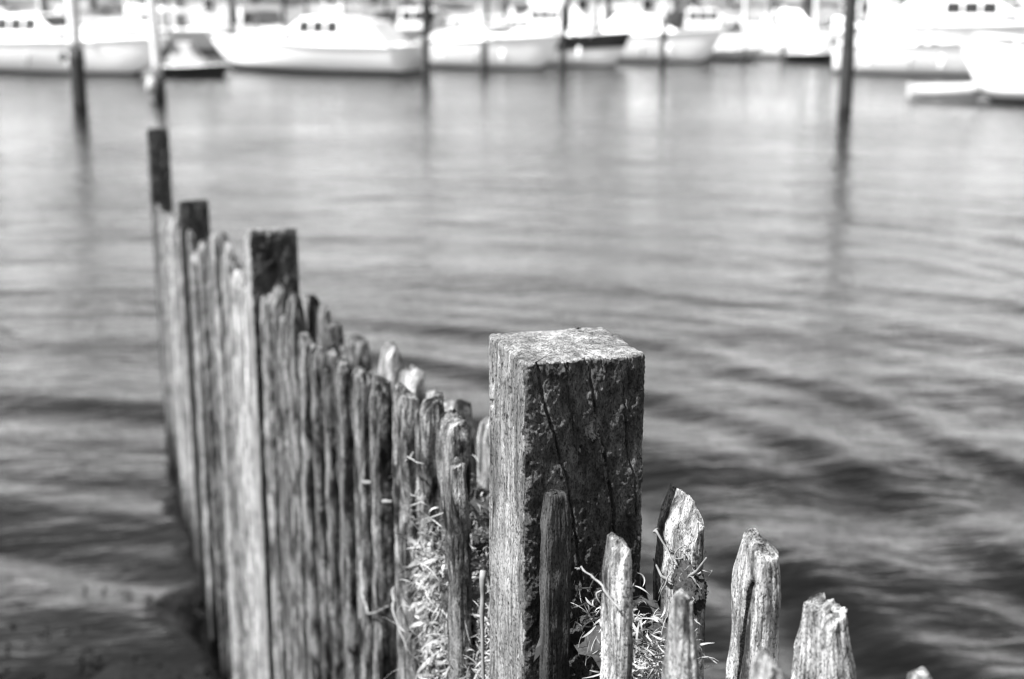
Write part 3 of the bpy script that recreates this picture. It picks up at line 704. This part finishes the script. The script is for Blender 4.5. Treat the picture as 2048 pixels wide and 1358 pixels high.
        if L > 5:
            prism([(-L*.44, b0-.05), (-L*.23, b0-.05), (-L*.21, b0+ch*.95), (-L*.34, b0+ch*.85)], hb*.98, hb*.8, 'cockpit_cover', (M_grey, M_navy, M_canvas)[int(L*10) % 3])
        MB().tube([(-L*.05, 0, b0+ch), (-L*.06, 0, b0+ch+1.1)], .025, 6).build('aerial', M_steel, t)
    elif cabin == 'canvas':
        prism([(-L*.30, b0), (L*.22, b0), (L*.05, b0+.55), (-L*.02, b0+.95), (-L*.22, b0+.98), (-L*.34, b0+.3)], hb, hb*.75, 'canvas_cover', canopy or M_canvas)
    elif cabin == 'sail':
        prism([(-L*.12, b0-.02), (L*.22, b0), (L*.16, b0+.3), (-L*.10, b0+.38)], hb*.8, hb*.7, 'coachroof', M_white)
        mst = MB().tube([(L*.08, 0, b0), (L*.08, 0, L*1.25)], [.075, .05], 10).build('mast', M_alu, t, smooth=True)
        MB().tube([(L*.08, 0, b0+1.0), (-L*.32, 0, b0+.95)], .06, 8).build('boom', M_alu, t, smooth=True)
        MB().tube([(L*.07, 0, b0+1.15), (-L*.1, 0, b0+1.14), (-L*.32, 0, b0+1.05)], [.16, .13, .07], 10).build('furled_sail', canopy or M_canvas, t, smooth=True)
        m_ = MB()
        for e in ((L*.49+L*.05, 0, fb*1.3), (-L*.49, 0, fb), (0, Bm*.45, fb), (0, -Bm*.45, fb)): m_.tube([e, (L*.08, 0, L*1.22)], .01, 4)
        m_.build('rigging', M_steel, t)
        m_ = MB()
        for s_ in (-1, 1): m_.tube([(L*.08, 0, L*.72), (L*.08, s_*.5, L*.72)], .02, 5)
        m_.build('spreader', M_alu, t)
    elif cabin == 'open':
        m_ = MB().box(-L*.15, -L*.02, -Bm*.38, Bm*.38, fb*.75, fb*1.12).box(L*.12, L*.22, -Bm*.34, Bm*.34, fb*.75, fb*1.14); m_.build('thwart', M_dock, t)
    if cabin in ('cruiser', 'fly', 'sail', 'sport'):
        m_ = MB()                                        # bow rail
        for sd in (1, -1):
            pts = [(xx+rk*1.6, sd*(b*.9), sh+.5*min(1, L/9)) for (xx, b, sh, ke, rk) in secs[len(secs)//2:]]
            m_.tube(pts, .018, 6)
            for q in pts[::3]: m_.tube([(q[0], q[1], q[2]-.5*min(1, L/9)), q], .014, 5)
        m_.build('bow_rail', M_steel, t, smooth=True)
    if L > 4.5:
        for k_, fx_ in enumerate((-.25, .02, .22)):
            MB().tube([(L*fx_, -Bm*.5-.09, fb*.25), (L*fx_, -Bm*.5-.1, fb*.3), (L*fx_, -Bm*.5-.1, fb*.62), (L*fx_, -Bm*.5-.09, fb*.7)], [.04, .09, .09, .04], 10).build('fender', M_canvas if k_ != 1 else M_grey, t, smooth=True)
    if cabin in ('open', 'canvas', 'sport'):
        ob = MB().box(-L/2-.38, -L/2-.06, -.17, .17, fb*.9, fb*.9+.42, .05, .03).box(-L/2-.26, -L/2-.14, -.06, .06, -.35, fb*.9)
        ob.build('outboard_motor', M_black, t, bevel=.02)
    return t
boat(-20.6, 65.0, 11.5, 3.4, 1.35, -26, 'large white cruiser at the far left with its bow behind the slim pile', cabin='cruiser')
boat(-13.8, 62.6, 2.9, 1.4, .42, -6, 'small black dinghy with a grey cover between two white yachts', M_navy, 'canvas', canopy=M_grey, name='dinghy', cat='dinghy')
boat(-8.9, 65.4, 9.9, 3.2, 1.25, 156, 'longest white yacht in the centre left with a black stern waterline', cabin='cruiser', wl=.16)
boat(-1.2, 68.3, 6.6, 2.6, 1.3, -24, 'white launch behind the short stub pile', cabin='sport', wl=.07)
boat(2.4, 70.5, 6.2, 2.4, 1.35, -22, 'white boat with a broad navy band under its rail', cabin='sport', stripe=(.55, 1.0, M_navy), wl=.05)
boat(7.0, 74.0, 6.8, 2.6, 1.35, -25, 'plain white launch with a rounded bow behind a thin pile', cabin='canvas', canopy=M_canvas, wl=.07)
boat(11.3, 76.0, 3.0, 1.4, .5, -8, 'little grey dinghy with a black underside', M_cream, 'open', name='dinghy', cat='dinghy', wl=.12)
boat(14.0, 78.0, 6.4, 2.5, 1.3, -42, 'white sports boat turned to the camera under a long white awning', cabin='sport', wl=.06)
boat(15.3, 73.6, 2.6, 1.3, .45, -20, 'dark open dinghy floating beside the round white buoy', M_navy, 'open', name='dinghy', cat='dinghy')
boat(19.0, 80.0, 5.5, 2.4, 1.3, -35, 'short white cabin boat left of the lone black pile', cabin='cruiser')
boat(25.2, 76.5, 12.5, 3.8, 1.75, -18, 'biggest white cruiser at the right with a black band low on its hull', cabin='fly', stripe=(.12, .42, M_black), wl=.5, bottom=M_cream)
boat(17.6, 63.5, 6.6, 2.6, 1.25, -26, 'white hull with long curved foredeck in front of the biggest cruiser', cabin='sport', wl=.06)
boat(18.7, 47.2, 6.8, 2.8, 1.55, 164, 'nearest white boat at the right edge with a black underside', cabin='sport', wl=.22)
# inflatable beside it
t = empty('inflatable_dinghy', (15.0, 49.6, 0), R(-8), label='pale inflatable dinghy tied ahead of the nearest white boat', cat='dinghy', group='boats moored at the far berths')
pts = [(-1.2, -.55, .28), (.6, -.55, .28), (1.15, -.35, .36), (1.35, 0, .42), (1.15, .35, .36), (.6, .55, .28), (-1.2, .55, .28)]
MB().tube(pts, [.15, .2, .2, .2, .2, .2, .15], 14).build('tube', M_rubber, t, smooth=True)
MB().box(-1.1, 1.0, -.45, .45, .08, .16).build('floor_board', M_grey, t); MB().box(-.2, .1, -.5, .5, .36, .42).build('thwart', M_dock, t)
MB().box(-1.3, -1.22, -.5, .5, .05, .5).build('transom', M_grey, t)
# round buoy
t = empty('mooring_buoy', (15.9, 76.0, 0), label='round white mooring buoy floating between the piles', cat='buoy')
MB().blob((0, 0, .45), (.5, .5, .5), 20, 14).build('float', M_white, t, smooth=True); MB().tube([(-.08, 0, .93), (-.07, 0, 1.08), (.07, 0, 1.08), (.08, 0, .93)], .02, 8).build('ring', M_steel, t, smooth=True)

# second row, berthed at the far jetty
second = [(-30.5, 88, 9, 'cruiser', -10, None, 'white cruiser behind the leftmost yacht'), (-22.0, 86, 10, 'sail', 172, M_canvas, 'sailing yacht with a long white sail cover behind the leftmost cruiser'),
          (-15.0, 90, 7, 'canvas', -70, M_pile, 'boat under a grey cover behind the slim pile'), (-10.8, 92, 9, 'sail', -80, None, 'sailing boat end on behind the bow of the longest yacht'),
          (-4.6, 88, 10, 'cruiser', -8, None, 'white cruiser behind the longest yacht'), (1.4, 90, 8, 'fly', 174, None, 'white flybridge boat behind the navy banded boat'),
          (7.2, 93, 8, 'sail', -60, M_grey, 'sailing boat with a grey sail cover behind the thin middle pile'), (12.5, 90, 8.5, 'cruiser', -5, None, 'pale cruiser behind the little grey dinghy'),
          (18.0, 94, 7.5, 'canvas', -75, M_canvas, 'white covered boat behind the round buoy'), (22.6, 96, 9, 'sail', -85, None, 'sailing boat end on behind the lone black pile'),
          (31.5, 90, 11, 'fly', 172, None, 'large flybridge cruiser at the far right of the back berths'), (-37.5, 91, 9, 'sail', 10, None, 'sailing boat at the far left of the back berths')]
for (x, y, L, cb, hd, cm, lb) in second:
    boat(x, y, L, L*.32, 1.25, hd, lb, M_white if random.random() < .6 else M_cream, cb, canopy=cm, name='sailing_boat' if cb == 'sail' else 'motor_boat', group='boats berthed at the far jetty')

# jetty: deck boards as pieces, posts as parts
jt = empty('jetty', (0, 98, 0), label='long low wooden jetty behind the back row of boats', cat='jetty')
for k in range(36):
    MB().box(-54+k*3.0, -54+k*3.0+2.97, -1, 1, .85+.006*(k % 2), .93+.006*(k % 2)).build('deck_section', M_dock, jt)
me = MB().tube([(0, 0, -2.1), (0, 0, 2.4)], [.15, .14], 10); base_post = None
for k in range(19):
    if base_post is None: base_post = me.build('jetty_post', M_pilelight, jt, smooth=True); q = base_post
    else: q = base_post.copy(); COL.objects.link(q); q.parent = jt
    q.location = (-54+k*6.0, -1.25, 0)
# far bank, trees, boathouses
nx_, ny_ = 120, 24
gx, gy = np.meshgrid(np.linspace(-600, 600, nx_), np.linspace(0, 1, ny_)); yy = 112+gy**2*1500
gz = -.9+np.minimum(gy*22, 2.2)+gy*14+.4*fbm(gx*.05, yy*.05, 0*gx, 4, 90)
o = link('far_bank', grid_mesh('far_bank', np.stack([gx, yy, gz], -1).reshape(-1, 3), quads(ny_, nx_)), M_bank); tag(o, kind='structure')
def tree_meshes(seed):
    r_ = random.Random(seed); H = 9; m_ = MB(); m_.tube([(0, 0, -.5), (.1, 0, 2), (.15, .1, 4.5), (0, .1, 7.2)], [.34, .26, .2, .06], 9)
    tips = []
    for k in range(9):
        a = r_.uniform(0, 6.3); z = r_.uniform(2.2, 5.5); L = r_.uniform(1.4, 2.9)
        e = (math.cos(a)*L, math.sin(a)*L, z+r_.uniform(.7, 1.8)); m_.tube([(.1, .05, z), (e[0]*.5, e[1]*.5, z+.3), e], [.12, .08, .03], 6); tips.append(e)
    tips.append((0, 0, 7.6))
    V = []; F = []
    for e in tips:
        for _ in range(190):
            c = [e[i]+r_.gauss(0, .62) for i in range(3)]; s = r_.uniform(.09, .2)
            a, b = Vector((r_.gauss(0, 1), r_.gauss(0, 1), r_.gauss(0, 1))).normalized(), Vector((r_.gauss(0, 1), r_.gauss(0, 1), r_.gauss(0, 1))).normalized()
            k = len(V); c = Vector(c); V += [tuple(c-a*s), tuple(c+b*s), tuple(c+a*s), tuple(c-b*s)]; F.append((k, k+1, k+2, k+3))
    cr = bpy.data.meshes.new('crown'); cr.from_pydata(V, [], F); cr.materials.append(M_leaf)
    tr = bpy.data.meshes.new('trunk'); tr.from_pydata(m_.v, [], m_.f); tr.materials.append(M_bark)
    return tr, cr
kinds = [tree_meshes(s_) for s_ in (1, 2, 3)]
rt = random.Random(4)
for k in range(34):
    x = -56+k*3.4+rt.uniform(-1.2, 1.2); y = rt.uniform(120, 134)
    t = empty('bank_tree', (x, y, .9), rt.uniform(0, 6.3), label='leafy tree on the far bank behind the jetty, trunk only in view', cat='tree', group='trees along the far bank')
    s_ = rt.uniform(.8, 1.35); t.scale = (s_, s_, s_)
    tr, cr = kinds[k % 3]; link('trunk', tr, None, t); link('crown', cr, None, t)
def shed(x, y, w, d, h, label):
    t = empty('boathouse', (x, y, .9), label=label, cat='boathouse', group='boathouses on the far bank')
    for i in range(int(w/.6)): MB().box(-w/2+i*.6, -w/2+i*.6+.58, -d/2-.03, -d/2, 0, h).build('board', M_wall, t)
    MB().box(-w/2, w/2, -d/2+.002, d/2, -.4, h-.01).build('wall', M_wall, t)
    m_ = MB(); m_.add([(-w/2-.3, -d/2-.3, h), (w/2+.3, -d/2-.3, h), (w/2+.3, d/2+.3, h), (-w/2-.3, d/2+.3, h), (-w/2-.3, 0, h+1.6), (w/2+.3, 0, h+1.6)], [(0, 1, 5, 4), (2, 3, 4, 5), (1, 2, 5), (3, 0, 4), (3, 2, 1, 0)]); m_.build('roof', M_roof, t)
    for i in (-1, 1):
        f = MB().box(i*w*.28-.5, i*w*.28+.5, -d/2-.08, -d/2-.035, .9, 2.0).build('window', M_canvas, t); MB().box(i*w*.28-.42, i*w*.28+.42, -d/2-.10, -d/2-.085, 1.0, 1.9).build('pane', M_glass, f)
    dr = MB().box(-.5, .5, -d/2-.09, -d/2-.035, 0, 2.0).build('door', M_grey, t)
shed(8, 116, 9, 5, 2.6, 'pale boathouse on the far bank behind the middle piles')
shed(-26, 117, 8, 5, 2.5, 'pale boathouse on the far bank behind the left sailing yacht')
shed(34, 116, 10, 5, 2.7, 'pale boathouse on the far bank at the right')
